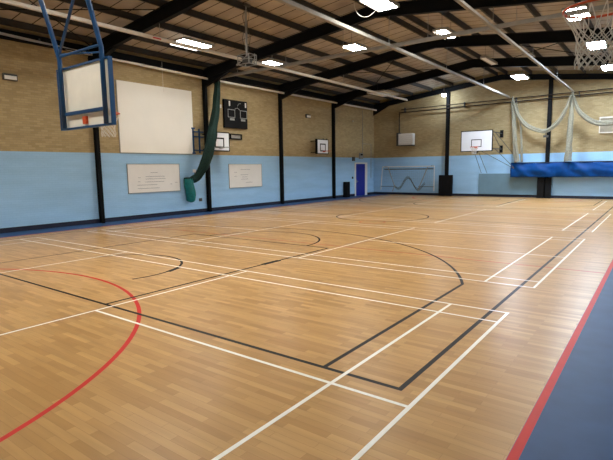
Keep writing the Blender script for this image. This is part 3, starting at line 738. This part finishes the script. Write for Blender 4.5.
m = MB(); m.box(2.6, 2.85, ny - .04, ny + .04, 3.5, 3.62); m.tube([(2.72, ny - .05, 3.62), (2.72, ny - .1, 3.9)], .02, 6); m.single('net_tie', M['dgrey'], 'small dark tie gathering the lowest point of the net swag', 'tie')
t = thing('framed_board', 'pale edged board behind the net swag at the right photo edge', 'board', (6.0, YF, 3.6))
m = MB(); fw(m, 5.28, 6.9, 3.68, 4.42, .02, .06); m.build('panel', M['wall_grey'], t)
m = MB(); e = .05; fw(m, 5.24, 6.94, 4.42, 4.5, .004, .12); fw(m, 5.24, 6.94, 3.62, 3.68, .004, .1); fw(m, 5.24, 5.28, 3.68, 4.42, .004, .1); fw(m, 6.9, 6.94, 3.68, 4.42, .004, .1); m.build('frame', M['rail'], t)

# roof-hung mechanism over the left side
px, py = -3.02, 8.5
t = thing('ceiling_mechanism', 'pole and caged unit with wires hanging from the roof left of centre', 'ceiling fixture', (px, py, 5.4))
m = MB(); m.tube([(px, py, 5.62), (px, py, 7.2)], .035, 8); m.build('drop_pole', M['grey'], t)
m = MB(); m.box(px - .12, px + .12, py - .12, py + .12, 7.18, 7.24); m.build('mounting_plate', M['dgrey'], t)
m = MB()
for dx in (-.25, .25):
    for dy in (-.18, .18):
        m.tube([(px + dx, py + dy, 5.36), (px + dx, py + dy, 5.66)], .016, 6)
    for zz in (5.36, 5.51, 5.66): m.tube([(px + dx, py - .18, zz), (px + dx, py + .18, zz)], .014, 6)
for dy in (-.18, .18):
    for zz in (5.36, 5.51, 5.66): m.tube([(px - .25, py + dy, zz), (px + .25, py + dy, zz)], .014, 6)
m.tube([(px - .25, py - .18, 5.36), (px + .25, py - .18, 5.66)], .012, 6); m.tube([(px + .25, py + .18, 5.36), (px - .25, py + .18, 5.66)], .012, 6)
m.build('cage', M['grey'], t)
m = MB(); m.box(px - .14, px + .14, py - .1, py + .1, 5.4, 5.6, bev=.02); m.build('motor_box', M['dgrey'], t)
m = MB(); m.tube([(px - .38, py - .1, 5.38), (px - .25, py - .1, 5.46)], .03, 8); m.tube([(px + .34, py, 5.66), (px + .34, py, 5.32)], .018, 6); m.build('hook', M['grey'], t)
m = MB()
for s in (-1, 1): m.tube(smooth_path([(px + s * .03, py, 7.1), (px + s * .14, py, 6.9), (px + s * .05, py, 6.55), (px + s * .17, py, 6.2), (px + s * .04, py, 5.8)], 5), .009, 5)
m.build('loose_wire', M['dgrey'], t)
m = MB(); pts = [(1.2 + .42 * math.cos(a), 9.0, 6.62 + .05 - .5 * abs(math.sin(a))) for a in [PI * i / 16 for i in range(17)]]
m.tube(pts, .007, 5); m.single('cable_loop', M['cord'], 'thin pale cable loop drooping below the nearest ceiling light', 'cable')

# ------------------------------------------------------------------ sub-parts sit on the part that carries them
SUB = {'target_square': 'backboard', 'rim_bracket': 'rim', 'net': 'rim', 'faint_writing': 'writing_surface', 'door_handle': 'door_leaf', 'louvre': 'casing',
       'red_marking': 'track_rail', 'goal_net': 'goal_frame', 'drawn_neck': 'bag_body', 'pale_digit': 'casing', 'pale_label': 'casing', 'digit_window': 'casing',
       'dial_mark': 'casing', 'dark_panel': 'casing'}
for o in list(bpy.data.objects):
    k = o.name.split('.')[0]
    if o.parent is not None and o.parent.type == 'EMPTY' and k in SUB:
        for q in o.parent.children:
            if q.name.split('.')[0] == SUB[k]: o.parent = q; break

# ------------------------------------------------------------------ camera
f, yaw, pitch, roll, cxx, cyy, czz = (474.42309, 0.64266, 0.12850, -0.01462, 8.21993, -3.37987, 1.92604)
F = Vector((-math.sin(yaw) * math.cos(pitch), math.cos(yaw) * math.cos(pitch), -math.sin(pitch)))
R = F.cross(Vector((0, 0, 1))).normalized(); U = R.cross(F)
R2 = math.cos(roll) * R + math.sin(roll) * U; U2 = -math.sin(roll) * R + math.cos(roll) * U
cam = bpy.data.cameras.new('camera'); co = bpy.data.objects.new('camera', cam); COL.objects.link(co)
cam.sensor_width = 36; cam.lens = f / 613 * 36; cam.clip_start = .05; cam.clip_end = 200
co.matrix_world = Matrix(((R2.x, U2.x, -F.x, cxx), (R2.y, U2.y, -F.y, cyy), (R2.z, U2.z, -F.z, czz), (0, 0, 0, 1)))
S.camera = co

# ------------------------------------------------------------------ world and view
w = bpy.data.worlds.new('world'); S.world = w; w.use_nodes = True
w.node_tree.nodes['Background'].inputs[0].default_value = (.5, .55, .65, 1); w.node_tree.nodes['Background'].inputs[1].default_value = .02
vs_ = S.view_settings; vs_.view_transform = 'Standard'; vs_.look = 'None'; vs_.gamma = 1; vs_.use_curve_mapping = False; vs_.exposure = 0.0
